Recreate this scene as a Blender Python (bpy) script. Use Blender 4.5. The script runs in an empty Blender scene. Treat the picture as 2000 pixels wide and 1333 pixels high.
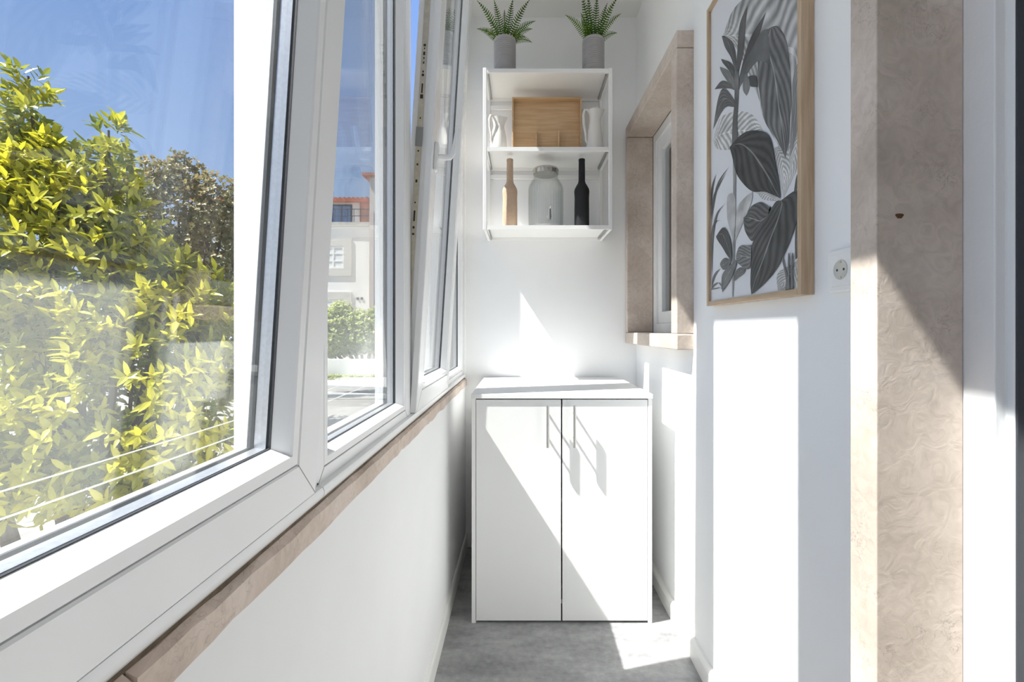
import bpy, math, random
from mathutils import Vector, Matrix, Euler, noise

random.seed(11)
SC = bpy.context.scene
COL = SC.collection

# ------------------------------------------------------------------ camera
EYE = 1.24
cam_d = bpy.data.cameras.new('camera')
cam = bpy.data.objects.new('camera', cam_d)
COL.objects.link(cam)
cam.location = (0, 0, EYE)
cam.rotation_euler = (math.pi / 2, 0, 0)
cam_d.sensor_width = 36.0
cam_d.lens = 16.0
cam_d.shift_x = -0.0095
cam_d.shift_y = -0.01175
cam_d.clip_start = 0.02
cam_d.clip_end = 300
SC.camera = cam

# ------------------------------------------------------------------ sky, sun, exposure
world = bpy.data.worlds.new('sky')
SC.world = world
world.use_nodes = True
wn, wl = world.node_tree.nodes, world.node_tree.links
wn.clear()
w_out = wn.new('ShaderNodeOutputWorld')
w_bg = wn.new('ShaderNodeBackground')
w_tc = wn.new('ShaderNodeTexCoord')
w_sep = wn.new('ShaderNodeSeparateXYZ')
w_ramp = wn.new('ShaderNodeValToRGB')
wl.new(w_tc.outputs['Generated'], w_sep.inputs[0])
wl.new(w_sep.outputs['Z'], w_ramp.inputs[0])
cr = w_ramp.color_ramp
cr.elements[0].position = 0.0
cr.elements[0].color = (0.52, 0.63, 0.82, 1)
cr.elements[1].position = 1.0
cr.elements[1].color = (0.11, 0.23, 0.58, 1)
e = cr.elements.new(0.22); e.color = (0.36, 0.50, 0.79, 1)
e = cr.elements.new(0.5); e.color = (0.22, 0.36, 0.71, 1)
wl.new(w_ramp.outputs[0], w_bg.inputs['Color'])
w_bg.inputs['Strength'].default_value = 0.92
wl.new(w_bg.outputs[0], w_out.inputs[0])

SUN_TRAVEL = Vector((1.0, 0.28, -1.56))
sun_d = bpy.data.lights.new('sun', 'SUN')
sun_d.energy = 11.0
sun_d.angle = math.radians(0.53)
sun_d.color = (1.0, 0.972, 0.945)
sun = bpy.data.objects.new('sun', sun_d)
COL.objects.link(sun)
sun.rotation_euler = SUN_TRAVEL.to_track_quat('-Z', 'Y').to_euler()
sun.location = (-6, -2, 10)

SC.view_settings.view_transform = 'Standard'
SC.view_settings.look = 'None'
SC.view_settings.gamma = 1.0
SC.view_settings.use_curve_mapping = False
SC.view_settings.exposure = 0.55
SC.cycles.max_bounces = 10
SC.cycles.diffuse_bounces = 6
SC.cycles.glossy_bounces = 4
SC.cycles.transmission_bounces = 6
SC.cycles.transparent_max_bounces = 40
SC.cycles.use_denoising = True
SC.cycles.sample_clamp_indirect = 8.0

# ------------------------------------------------------------------ materials
def new_mat(name):
    m = bpy.data.materials.new(name)
    m.use_nodes = True
    nt = m.node_tree
    b = nt.nodes.get('Principled BSDF')
    return m, nt, b

def lin(c):
    return tuple(((v / 255) / 12.92 if v / 255 <= .04045 else ((v / 255 + .055) / 1.055) ** 2.4) for v in c)

def plain(name, rgb, rough=0.5, metal=0.0, var=0.0, scale=8.0, bump=0.0, bscale=60.0, spec=0.5, stretch=(1, 1, 1)):
    """procedural paint: colour with a noise variation and fine relief"""
    m, nt, b = new_mat(name)
    c = lin(rgb)
    b.inputs['Roughness'].default_value = rough
    b.inputs['Metallic'].default_value = metal
    b.inputs['Specular IOR Level'].default_value = spec
    tc = nt.nodes.new('ShaderNodeTexCoord')
    mp = nt.nodes.new('ShaderNodeMapping')
    mp.inputs['Scale'].default_value = stretch
    nt.links.new(tc.outputs['Object'], mp.inputs[0])
    if var > 0:
        nz = nt.nodes.new('ShaderNodeTexNoise')
        nz.inputs['Scale'].default_value = scale
        nz.inputs['Detail'].default_value = 5
        nt.links.new(mp.outputs[0], nz.inputs['Vector'])
        rp = nt.nodes.new('ShaderNodeValToRGB')
        rp.color_ramp.elements[0].position = .3
        rp.color_ramp.elements[1].position = .7
        rp.color_ramp.elements[0].color = tuple(max(0, v * (1 - var)) for v in c) + (1,)
        rp.color_ramp.elements[1].color = tuple(min(1, v * (1 + var)) for v in c) + (1,)
        nt.links.new(nz.outputs['Fac'], rp.inputs[0])
        nt.links.new(rp.outputs[0], b.inputs['Base Color'])
    else:
        b.inputs['Base Color'].default_value = c + (1,)
    if bump > 0:
        n2 = nt.nodes.new('ShaderNodeTexNoise')
        n2.inputs['Scale'].default_value = bscale
        n2.inputs['Detail'].default_value = 4
        nt.links.new(mp.outputs[0], n2.inputs['Vector'])
        bp = nt.nodes.new('ShaderNodeBump')
        bp.inputs['Strength'].default_value = bump
        bp.inputs['Distance'].default_value = .004
        nt.links.new(n2.outputs['Fac'], bp.inputs['Height'])
        nt.links.new(bp.outputs[0], b.inputs['Normal'])
    return m

def stone_mat(name, base, dark, warm, vein=0.5):
    """pinkish limestone: cloudy tone, thin crinkled veins, dark specks"""
    m, nt, b = new_mat(name)
    N, Lk = nt.nodes.new, nt.links.new
    b.inputs['Roughness'].default_value = .55
    tc = N('ShaderNodeTexCoord')
    n1 = N('ShaderNodeTexNoise'); n1.inputs['Scale'].default_value = 5; n1.inputs['Detail'].default_value = 6
    n2 = N('ShaderNodeTexNoise'); n2.inputs['Scale'].default_value = 34; n2.inputs['Detail'].default_value = 8
    n2.inputs['Distortion'].default_value = 1.8
    vo = N('ShaderNodeTexVoronoi'); vo.inputs['Scale'].default_value = 26; vo.feature = 'DISTANCE_TO_EDGE'
    nd = N('ShaderNodeTexNoise'); nd.inputs['Scale'].default_value = 22; nd.inputs['Detail'].default_value = 4
    mixv = N('ShaderNodeMixRGB'); mixv.blend_type = 'ADD'; mixv.inputs[0].default_value = .16
    Lk(tc.outputs['Object'], nd.inputs['Vector'])
    Lk(tc.outputs['Object'], mixv.inputs[1]); Lk(nd.outputs['Color'], mixv.inputs[2])
    Lk(mixv.outputs[0], vo.inputs['Vector'])
    for n in (n1, n2): Lk(tc.outputs['Object'], n.inputs['Vector'])
    r1 = N('ShaderNodeValToRGB')
    r1.color_ramp.elements[0].position = .32; r1.color_ramp.elements[0].color = lin(dark) + (1,)
    r1.color_ramp.elements[1].position = .68; r1.color_ramp.elements[1].color = lin(base) + (1,)
    ew = r1.color_ramp.elements.new(.52); ew.color = lin(warm) + (1,)
    Lk(n1.outputs['Fac'], r1.inputs[0])
    r2 = N('ShaderNodeValToRGB')
    r2.color_ramp.elements[0].position = .0; r2.color_ramp.elements[0].color = (1 - vein, 1 - vein, 1 - vein, 1)
    r2.color_ramp.elements[1].position = .035; r2.color_ramp.elements[1].color = (1, 1, 1, 1)
    Lk(vo.outputs['Distance'], r2.inputs[0])
    # veins only in patches
    pm = N('ShaderNodeTexNoise'); pm.inputs['Scale'].default_value = 9
    Lk(tc.outputs['Object'], pm.inputs['Vector'])
    pr = N('ShaderNodeValToRGB'); pr.color_ramp.elements[0].position = .48; pr.color_ramp.elements[1].position = .62
    Lk(pm.outputs['Fac'], pr.inputs[0])
    mv = N('ShaderNodeMixRGB'); mv.blend_type = 'MULTIPLY'
    Lk(pr.outputs[0], mv.inputs[0]); Lk(r1.outputs[0], mv.inputs[1]); Lk(r2.outputs[0], mv.inputs[2])
    r3 = N('ShaderNodeValToRGB')
    r3.color_ramp.elements[0].position = .28; r3.color_ramp.elements[0].color = (.84, .82, .79, 1)
    r3.color_ramp.elements[1].position = .6; r3.color_ramp.elements[1].color = (1.06, 1.05, 1.04, 1)
    Lk(n2.outputs['Fac'], r3.inputs[0])
    m3 = N('ShaderNodeMixRGB'); m3.blend_type = 'MULTIPLY'; m3.inputs[0].default_value = .7
    Lk(mv.outputs[0], m3.inputs[1]); Lk(r3.outputs[0], m3.inputs[2])
    Lk(m3.outputs[0], b.inputs['Base Color'])
    bp = N('ShaderNodeBump'); bp.inputs['Strength'].default_value = .25; bp.inputs['Distance'].default_value = .003
    Lk(n2.outputs['Fac'], bp.inputs['Height']); Lk(bp.outputs[0], b.inputs['Normal'])
    return m

def wood_mat(name, light, dark, axis='X', scale=18):
    m, nt, b = new_mat(name)
    N, Lk = nt.nodes.new, nt.links.new
    b.inputs['Roughness'].default_value = .5
    tc = N('ShaderNodeTexCoord'); mp = N('ShaderNodeMapping')
    s = {'X': (1, 14, 14), 'Y': (14, 1, 14), 'Z': (14, 14, 1)}[axis]
    mp.inputs['Scale'].default_value = s
    nz = N('ShaderNodeTexNoise'); nz.inputs['Scale'].default_value = scale / 3; nz.inputs['Detail'].default_value = 6
    Lk(tc.outputs['Object'], mp.inputs[0]); Lk(mp.outputs[0], nz.inputs['Vector'])
    rp = N('ShaderNodeValToRGB')
    rp.color_ramp.elements[0].position = .34; rp.color_ramp.elements[0].color = lin(dark) + (1,)
    rp.color_ramp.elements[1].position = .66; rp.color_ramp.elements[1].color = lin(light) + (1,)
    Lk(nz.outputs['Fac'], rp.inputs[0]); Lk(rp.outputs[0], b.inputs['Base Color'])
    return m

def glass_pane_mat(name, tint=(.975, .985, .98), f0=.065):
    """thin clear glazing: light passes straight through, the rest mirrors by the angle of incidence"""
    m, nt, b = new_mat(name)
    N, Lk = nt.nodes.new, nt.links.new
    nt.nodes.remove(b)
    out = nt.nodes.get('Material Output')
    tr = N('ShaderNodeBsdfTransparent'); tr.inputs[0].default_value = tint + (1,)
    gl = N('ShaderNodeBsdfGlossy'); gl.inputs['Roughness'].default_value = 0.0
    lw = N('ShaderNodeLayerWeight'); lw.inputs[0].default_value = .5
    pw = N('ShaderNodeMath'); pw.operation = 'POWER'; pw.inputs[1].default_value = 5
    ma = N('ShaderNodeMath'); ma.operation = 'MULTIPLY_ADD'
    ma.inputs[1].default_value = 1 - f0; ma.inputs[2].default_value = f0
    Lk(lw.outputs['Facing'], pw.inputs[0]); Lk(pw.outputs[0], ma.inputs[0])
    mx = N('ShaderNodeMixShader')
    Lk(ma.outputs[0], mx.inputs[0]); Lk(tr.outputs[0], mx.inputs[1]); Lk(gl.outputs[0], mx.inputs[2])
    Lk(mx.outputs[0], out.inputs[0])
    return m

def leaf_mat(name, c_lo, c_hi, trans=.35, rough=.4):
    """leaf: tone per leaf from the colour attribute 'tone', some light through the blade"""
    m, nt, b = new_mat(name)
    N, Lk = nt.nodes.new, nt.links.new
    out = nt.nodes.get('Material Output')
    at = N('ShaderNodeAttribute'); at.attribute_name = 'tone'
    oi = N('ShaderNodeObjectInfo')
    rp = N('ShaderNodeValToRGB')
    rp.color_ramp.elements[0].color = lin(c_lo) + (1,)
    rp.color_ramp.elements[1].color = lin(c_hi) + (1,)
    Lk(at.outputs['Fac'], rp.inputs[0])
    Lk(rp.outputs[0], b.inputs['Base Color'])
    b.inputs['Roughness'].default_value = rough
    tl = N('ShaderNodeBsdfTranslucent')
    Lk(rp.outputs[0], tl.inputs[0])
    mx = N('ShaderNodeMixShader'); mx.inputs[0].default_value = trans
    Lk(b.outputs[0], mx.inputs[1]); Lk(tl.outputs[0], mx.inputs[2]); Lk(mx.outputs[0], out.inputs[0])
    return m

M = {}
M['wall'] = plain('white_wall_paint', (246, 246, 246), .75, var=.02, scale=3, bump=.12, bscale=45)
M['ceiling'] = plain('ceiling_paint', (238, 237, 234), .8, var=.02, scale=3)
M['skirting'] = plain('white_skirting_paint', (238, 237, 234), .45)
M['upvc'] = plain('white_window_plastic', (243, 243, 244), .22, var=.01, scale=4)
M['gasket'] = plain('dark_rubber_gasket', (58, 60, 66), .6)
M['spacer'] = plain('perforated_aluminium_spacer', (196, 198, 202), .35, metal=.7, var=.08, scale=240)
M['dirt'] = plain('dirty_mortar', (104, 90, 74), .9, var=.35, scale=40, bump=.6, bscale=120)
M['stone'] = stone_mat('limestone', (214, 203, 193), (188, 173, 160), (204, 190, 178), .30)
M['stone2'] = stone_mat('pink_sill_stone', (222, 207, 196), (194, 176, 163), (211, 193, 180), .25)
M['glass'] = glass_pane_mat('window_glass')
M['steel'] = plain('zinc_steel', (202, 194, 176), .4, metal=.85, var=.1, scale=60)
M['darksteel'] = plain('dark_slot', (46, 42, 38), .6)
M['greyplastic'] = plain('grey_plastic', (150, 150, 150), .5)
M['cab'] = plain('white_melamine', (241, 241, 240), .58, var=.01, scale=3)
M['cabdark'] = plain('dark_gap', (70, 70, 70), .8)
M['chrome'] = plain('brushed_nickel', (188, 187, 184), .35, metal=1.0)
M['shelf'] = plain('white_powder_coat', (246, 245, 243), .5)
M['pot'] = plain('grey_glazed_pot', (172, 170, 170), .42, var=.04, scale=30)
M['soil'] = plain('dark_soil', (52, 42, 32), .95, var=.3, scale=60)
M['fern'] = leaf_mat('fern_green', (34, 74, 14), (112, 142, 36), .3, .8)
M['fern'].node_tree.nodes['Principled BSDF'].inputs['Specular IOR Level'].default_value = .12
M['bamboo'] = wood_mat('bamboo', (218, 186, 146), (202, 166, 124), 'X', 20)
M['oakz'] = wood_mat('oak_upright', (200, 176, 148), (178, 152, 122), 'Z', 26)
M['oaky'] = wood_mat('oak_level', (200, 176, 148), (178, 152, 122), 'Y', 26)
M['ceramic'] = plain('white_glazed_ceramic', (236, 232, 226), .18)
M['tan'] = plain('tan_textured_paint', (198, 170, 146), .8, var=.06, scale=60, bump=.5, bscale=110)
M['black'] = plain('matt_black_paint', (27, 27, 31), .75, bump=.5, bscale=110)
M['lid'] = plain('tinned_lid', (190, 186, 180), .25, metal=.95)
M['plate'] = plain('white_socket_plastic', (240, 240, 238), .3)
M['dish'] = plain('ivory_socket_dish', (206, 204, 196), .4)
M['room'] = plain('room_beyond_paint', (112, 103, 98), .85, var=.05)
M['doorpaint'] = plain('white_door_gloss', (236, 236, 236), .35, var=.01, bump=.3, bscale=35)
M['floor'] = None

def floor_mat():
    m, nt, b = new_mat('grey_concrete_vinyl')
    N, Lk = nt.nodes.new, nt.links.new
    b.inputs['Roughness'].default_value = .42
    tc = N('ShaderNodeTexCoord'); mp = N('ShaderNodeMapping'); mp.inputs['Scale'].default_value = (1, 2.6, 1)
    Lk(tc.outputs['Object'], mp.inputs[0])
    n1 = N('ShaderNodeTexNoise'); n1.inputs['Scale'].default_value = 4.5; n1.inputs['Detail'].default_value = 8
    n1.inputs['Roughness'].default_value = .65
    n2 = N('ShaderNodeTexNoise'); n2.inputs['Scale'].default_value = 42; n2.inputs['Detail'].default_value = 5
    Lk(mp.outputs[0], n1.inputs['Vector']); Lk(tc.outputs['Object'], n2.inputs['Vector'])
    mx = N('ShaderNodeMixRGB'); mx.inputs[0].default_value = .3
    Lk(n1.outputs['Fac'], mx.inputs[1]); Lk(n2.outputs['Fac'], mx.inputs[2])
    rp = N('ShaderNodeValToRGB')
    rp.color_ramp.elements[0].position = .34; rp.color_ramp.elements[0].color = lin((118, 118, 119)) + (1,)
    rp.color_ramp.elements[1].position = .64; rp.color_ramp.elements[1].color = lin((166, 166, 166)) + (1,)
    Lk(mx.outputs[0], rp.inputs[0]); Lk(rp.outputs[0], b.inputs['Base Color'])
    bp = N('ShaderNodeBump'); bp.inputs['Strength'].default_value = .15; bp.inputs['Distance'].default_value = .002
    Lk(n2.outputs['Fac'], bp.inputs['Height']); Lk(bp.outputs[0], b.inputs['Normal'])
    return m
M['floor'] = floor_mat()

# ------------------------------------------------------------------ mesh builder
class MB:
    def __init__(self, off=(0, 0, 0)):
        self.v, self.f, self.mi, self.uv, self.tone = [], [], [], [], []
        self.off = Vector(off)

    def vert(self, p):
        self.v.append(tuple(Vector(p) - self.off)); return len(self.v) - 1

    def face(self, idx, mi=0, uv=None, tone=0.0):
        self.f.append(tuple(idx)); self.mi.append(mi); self.uv.append(uv); self.tone.append(tone)

    def box(self, x0, x1, y0, y1, z0, z1, mi=0):
        i = [self.vert(p) for p in ((x0, y0, z0), (x1, y0, z0), (x1, y1, z0), (x0, y1, z0),
                                    (x0, y0, z1), (x1, y0, z1), (x1, y1, z1), (x0, y1, z1))]
        for q in ((0, 3, 2, 1), (4, 5, 6, 7), (0, 1, 5, 4), (1, 2, 6, 5), (2, 3, 7, 6), (3, 0, 4, 7)):
            self.face([i[k] for k in q], mi)
        return self

    def loft(self, rings, closed=True, caps=True, mi=0):
        """rings: list of equal-length point lists"""
        R = [[self.vert(p) for p in r] for r in rings]
        n = len(R[0])
        for a, b in zip(R[:-1], R[1:]):
            for k in range(n if closed else n - 1):
                k2 = (k + 1) % n
                self.face((a[k], a[k2], b[k2], b[k]), mi)
        if caps and closed:
            self.face(R[0][::-1], mi); self.face(R[-1], mi)
        return self

    def lathe(self, prof, c=(0, 0, 0), n=40, mi=0, caps=True, rib=None):
        rings = []
        for r, z in prof:
            ring = []
            for k in range(n):
                a = 2 * math.pi * k / n
                rr = r * (rib(a, z) if rib else 1)
                ring.append((c[0] + rr * math.cos(a), c[1] + rr * math.sin(a), c[2] + z))
            rings.append(ring)
        return self.loft(rings, True, caps, mi)

    def tube(self, pts, rad, n=8, mi=0):
        pts = [Vector(p) for p in pts]
        rad = rad if isinstance(rad, (list, tuple)) else [rad] * len(pts)
        rings = []
        up = Vector((0, 0, 1))
        for i, p in enumerate(pts):
            t = (pts[min(i + 1, len(pts) - 1)] - pts[max(i - 1, 0)]).normalized()
            if i == 0:
                ref = up if abs(t.dot(up)) < .95 else Vector((0, 1, 0))
                u = t.cross(ref).normalized()
            else:
                u = (u - t * u.dot(t)).normalized()
            w = t.cross(u)
            rings.append([p + (u * math.cos(2 * math.pi * k / n) + w * math.sin(2 * math.pi * k / n)) * rad[i] for k in range(n)])
        return self.loft(rings, True, True, mi)

    def sweep_rect(self, prof, y0, y1, z0, z1, mi=0):
        """mitred rectangular ring in the YZ plane; prof: (inset, x) polygon"""
        R = []
        for (sy, sz) in ((0, 0), (1, 0), (1, 1), (0, 1)):
            R.append([(x, (y1 - t) if sy else (y0 + t), (z1 - t) if sz else (z0 + t)) for t, x in prof])
        idx = [[self.vert(p) for p in r] for r in R]
        n = len(prof)
        for a in range(4):
            A, B = idx[a], idx[(a + 1) % 4]
            for k in range(n):
                k2 = (k + 1) % n
                self.face((A[k], A[k2], B[k2], B[k]), mi)
        return self

    def prism_y(self, prof, y0, y1, mi=0):
        """prof: (x, z) polygon pushed along Y"""
        return self.loft([[(x, y0, z) for x, z in prof], [(x, y1, z) for x, z in prof]], True, True, mi)

    def prism_z(self, prof, z0, z1, mi=0):
        return self.loft([[(x, y, z0) for x, y in prof], [(x, y, z1) for x, y in prof]], True, True, mi)

    def data(self, name, mats, smooth=False, angle=None):
        me = bpy.data.meshes.new(name)
        me.from_pydata(self.v, [], self.f)
        for m in (mats if isinstance(mats, (list, tuple)) else [mats]):
            me.materials.append(m)
        if any(self.mi):
            me.polygons.foreach_set('material_index', self.mi)
        if any(u is not None for u in self.uv):
            lay = me.uv_layers.new(name='UVMap')
            k = 0
            for poly, u in zip(me.polygons, self.uv):
                for j in range(poly.loop_total):
                    lay.data[poly.loop_start + j].uv = u[j] if u else (0, 0)
        if any(self.tone):
            at = me.attributes.new('tone', 'FLOAT', 'FACE')
            at.data.foreach_set('value', self.tone)
        if smooth:
            me.polygons.foreach_set('use_smooth', [True] * len(me.polygons))
        me.update()
        return me

    def build(self, name, mats, parent=None, smooth=False, bevel=0.0, loc=None, fix=True, seg=2):
        me = self.data(name, mats, smooth)
        if fix:
            import bmesh
            bm = bmesh.new(); bm.from_mesh(me)
            bmesh.ops.recalc_face_normals(bm, faces=bm.faces)
            bm.to_mesh(me); bm.free()
        o = bpy.data.objects.new(name, me)
        COL.objects.link(o)
        if parent is not None:
            o.parent = parent
        o.location = loc if loc is not None else ((0, 0, 0) if parent is not None else self.off)
        if smooth and bevel == 0:
            md = o.modifiers.new('edges', 'EDGE_SPLIT'); md.split_angle = math.radians(40)
        if bevel:
            md = o.modifiers.new('bevel', 'BEVEL'); md.width = bevel; md.segments = seg
            md.limit_method = 'ANGLE'; md.angle_limit = math.radians(40)
            md.harden_normals = False
        return o

def tag(o, label=None, cat=None, group=None, kind=None):
    if label: o['label'] = label
    if cat: o['category'] = cat
    if group: o['group'] = group
    if kind: o['kind'] = kind
    return o

def empty(name, loc=(0, 0, 0)):
    o = bpy.data.objects.new(name, None)
    o.empty_display_size = .1
    o.location = loc
    COL.objects.link(o)
    return o

def Z(h):            # height above the floor from height relative to the eye
    return EYE + h

# ------------------------------------------------------------------ room shell
XL, XR, YB, YF, ZC = -0.320, 0.655, 2.60, -1.30, 3.02
ZS0, ZS1 = Z(-.319), Z(-.276)     # sill stone
ZH = Z(1.745)                     # top of the window frames

mb = MB().box(-.45, .80, YF - .1, YB + .1, -.12, 0)
tag(mb.build('floor', M['floor']), 'grey concrete-look vinyl floor of the narrow sunroom', 'floor', kind='structure')
mb = MB().box(-.42, .80, YF - .1, YB + .1, ZC, ZC + .12)
tag(mb.build('ceiling', M['ceiling']), 'white ceiling over the narrow sunroom', 'ceiling', kind='structure')
mb = MB()
mb.box(-.45, XL, YF, YB, 0, ZS0)
mb.box(-.42, XL, YF, YB, ZH, ZC)
mb.box(-.42, XL, 2.572, YB, ZS1, ZH)
mb.box(-.42, XL, YF, -.945, ZS1, ZH)
tag(mb.build('wall_left', M['wall']), 'white plastered wall below and above the windows', 'wall', kind='structure')
mb = MB().box(-.45, .80, YB, YB + .1, 0, ZC)
tag(mb.build('wall_back', M['wall']), 'white end wall behind the cabinet and shelf', 'wall', kind='structure')
mb = MB().box(-.45, .80, YF - .1, YF, 0, ZC)
tag(mb.build('wall_front', M['wall']), 'white end wall at the other end of the sunroom', 'wall', kind='structure')
XW = .80
DY0, DY1, DZ = -.25, .757, 2.30         # clear door opening
WY0, WY1, WZ0, WZ1 = 1.80, 2.545, Z(-.02), Z(1.075)
mb = MB()
mb.box(XR, XW, YF, DY0 - .065, 0, ZC)
mb.box(XR, XW, DY0 - .065, DY1 + .063, DZ + .065, ZC)
mb.box(XR, XW, DY1 + .063, WY0 - .066, 0, ZC)
mb.box(XR, XW, WY0 - .066, YB, 0, WZ0 - .058)
mb.box(XR, XW, WY0 - .066, YB, WZ1 + .063, ZC)
mb.box(XR, XW, WY1 + .044, YB, WZ0 - .058, WZ1 + .063)
tag(mb.build('wall_right', M['wall']), 'white wall with the stone-framed door and window', 'wall', kind='structure')

def skirting(name, x0, x1, y0, y1, label, face):
    """skirting with a rounded top edge"""
    mb = MB()
    h = .076
    if face in 'LR':
        a, b = (x0, x1) if face == 'L' else (x1, x0)      # a: wall side
        d = b - a
        prof = [(a, 0), (b, 0), (b, h - .016), (a + d * .82, h - .007), (a + d * .5, h - .001), (a, h)]
        mb.prism_y(prof, y0, y1)
    else:
        mb.box(x0, x1, y0, y1, 0, h)
    return tag(mb.build(name, M['skirting']), label, 'baseboard', kind='structure')
skirting('baseboard_left', XL, XL + .012, YF, YB, 'white skirting board along the wall under the windows', 'L')
skirting('baseboard_right', XR - .02, XR, DY1 + .063, YB, 'white skirting board along the wall with the picture', 'R')
skirting('baseboard_back', XL + .012, XR - .02, YB - .012, YB, 'white skirting board behind the cabinet', 'B')

# room beyond the door and the inner window
mb = MB()
mb.box(XW, 3.4, YF - .1, YB + .3, -.12, 0)
mb.box(3.4, 3.5, YF - .1, YB + .3, -.12, ZC)
mb.box(XW, 3.4, YB + .2, YB + .3, 0, ZC)
mb.box(XW, 3.4, YF - .1, YF, 0, ZC)
mb.box(XW, 3.4, YF, YB + .2, ZC - .05, ZC + .1)
tag(mb.build('wall_room_beyond', M['room']), 'dim taupe room beyond the inner window', 'room', kind='structure')

# ------------------------------------------------------------------ stone work
def rough_stone(x0, x1, y0, y1, z0, z1, amp, seed, n=26):
    """a slab whose front edges are slightly chipped"""
    mb = MB()
    rings = []
    for k in range(n + 1):
        y = y0 + (y1 - y0) * k / n
        j = lambda s: amp * (noise.noise(Vector((seed + s, y * 9, seed * .3))) + .6 * noise.noise(Vector((seed + s, y * 31, 3))))
        rings.append([(x0, y, z0), (x1 + j(1) * .4, y, z0 + j(2)), (x1 + j(3) * .3, y, z1 - .006 + j(4)),
                      (x1 - .010 + j(5) * .8, y, z1 + j(6) * .3), (x0, y, z1)])
    return mb.loft(rings)
trim1 = tag(empty('trim_1', (-.37, .9, ZS0)), 'chipped pink stone window sill under the plastic windows', 'window sill', kind='structure')
cuts = [-1.3, -.35, .37, 1.181, 1.89, 2.597]
for k in range(5):
    mb = rough_stone(-.47, -.314, cuts[k] + .0015, cuts[k + 1] - .0015, ZS0, ZS1 - .004, .005, 3 + 7 * k)
    mb.off = Vector((-.37, .9, ZS0)); mb.v = [tuple(Vector(p) - mb.off) for p in mb.v]
    mb.build('stone', M['stone2'], trim1)
mb = MB((-.37, .9, ZS0)).box(-.42, -.3235, -1.3, 2.597, ZS1 - .010, ZS1 + .004)
tag(mb.build('mortar_joint', M['dirt'], trim1), 'dirty brown mortar joint')
# rounded cover strip under the frames
cov = [(-0.3339, Z(-0.2525)), (-0.3192, Z(-0.2541)), (-0.3166, Z(-0.2604)), (-0.3176, Z(-0.2678)), (-0.3224, Z(-0.2741)), (-0.3339, Z(-0.2767))]
mb = MB().prism_y(cov, -.945, .729)
mb.prism_y(cov, .7315, 2.597)
tag(mb.build('trim_2', M['upvc'], smooth=True), 'rounded white plastic cover strip between windows and stone sill', 'trim', kind='structure')

XS0, XS1 = .59, .735
trim3 = tag(empty('trim_3', (.66, 2.16, WZ0 - .06)), 'pinkish limestone surround of the inner window', 'window surround', kind='structure')
o3 = (.66, 2.16, WZ0 - .06)
for nm, bx in (('sill_stone', (XS0, XS1, WY0 - .068, YB - .012, WZ0 - .06, WZ0)),
               ('lintel_stone', (XS0, XS1, WY0 - .068, YB - .012, WZ1, WZ1 + .065)),
               ('jamb_stone', (XS0, XS1, WY0 - .065, WY0, WZ0 + .0015, WZ1 - .0015)),
               ('jamb_stone', (XS0, XS1, WY1, YB - .012, WZ0 + .0015, WZ1 - .0015))):
    MB(o3).box(*bx).build(nm, M['stone'], trim3, bevel=.004)

M['stone3'] = stone_mat('veined_door_stone', (218, 207, 198), (188, 174, 162), (208, 194, 182), .32)
trim4 = tag(empty('trim_4', (.66, .25, 0)), 'veined limestone surround of the doorway beside the socket', 'door surround', kind='structure')
o4 = (.66, .25, 0)
for nm, bx in (('jamb_stone', (XS0, XS1, DY1, DY1 + .061, 0.0, DZ - .0015)),
               ('jamb_stone', (XS0, XS1, DY0 - .061, DY0, 0.0, DZ - .0015)),
               ('lintel_stone', (XS0, XS1, DY0 - .061, DY1 + .061, DZ, DZ + .062))):
    MB(o4).box(*bx).build(nm, M['stone3'], trim4, bevel=.0025, seg=3)

spot = MB(o4)
spot.loft([[(.628 + .0065 * rr * math.cos(a) * (1 + .25 * math.sin(3 * a)), DY1 - .0006 - .0008 * k, Z(.188) + .005 * rr * math.sin(a) * (1 + .2 * math.cos(2 * a))) for a in [2 * math.pi * q / 18 for q in range(18)]] for k, rr in ((0, 1.0), (1, .8))])
tag(spot.build('rust_knot', plain('rust_knot', (96, 62, 34), .8, var=.4, scale=300), trim4), 'small rusty brown knot in the stone')

# door frame (rebated) – white gloss paint
door1 = tag(empty('door_1', (.76, .25, 0)), 'white painted rebated door frame inside the limestone surround', 'door frame', kind='structure')
od = (.76, .25, 0)
pf = [(.7352, .80), (.7352, .707), (.7525, .707), (.7525, .694), (.80, .694), (.80, .80)]
MB(od).prism_z(pf, 0, DZ).build('frame_upright', M['doorpaint'], door1, bevel=.002)
pf2 = [(x, DY0 + (DY1 - y)) for x, y in pf]
MB(od).prism_z(pf2, 0, DZ).build('frame_upright', M['doorpaint'], door1, bevel=.002)
MB(od).box(.7355, .80, DY0 + .05, DY1 - .05, DZ - .06, DZ).build('frame_head', M['doorpaint'], door1, bevel=.002)

DL0, DL1 = DY0 + .066, .690
leaf = MB(od)  # unseen door leaf, added to bounce sunlight onto the stone jamb
leaf.sweep_rect([(0, .775), (.075, .775), (.075, .812), (0, .812)], DL0, DL1, .008, DZ - .062)
leaf.box(.775, .812, DL0 + .075, DL1 - .075, .70, .78)
leaf.build('bounce_door_leaf', M['doorpaint'], door1, bevel=.003)
for za, zb in ((.075, .71), (.77, DZ - .13)):
    MB(od).box(.791, .795, DL0 + .07, DL1 - .07, za, zb).build('pane', M['glass'], door1)  # panes put in to weaken the added leaf's bounce
MB(od).box(.753, .7745, .6905, .6938, 0, DZ - .062).build('shade_strip', M['gasket'], door1)  # dark strip standing in for shade on the frame's inner face

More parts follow.
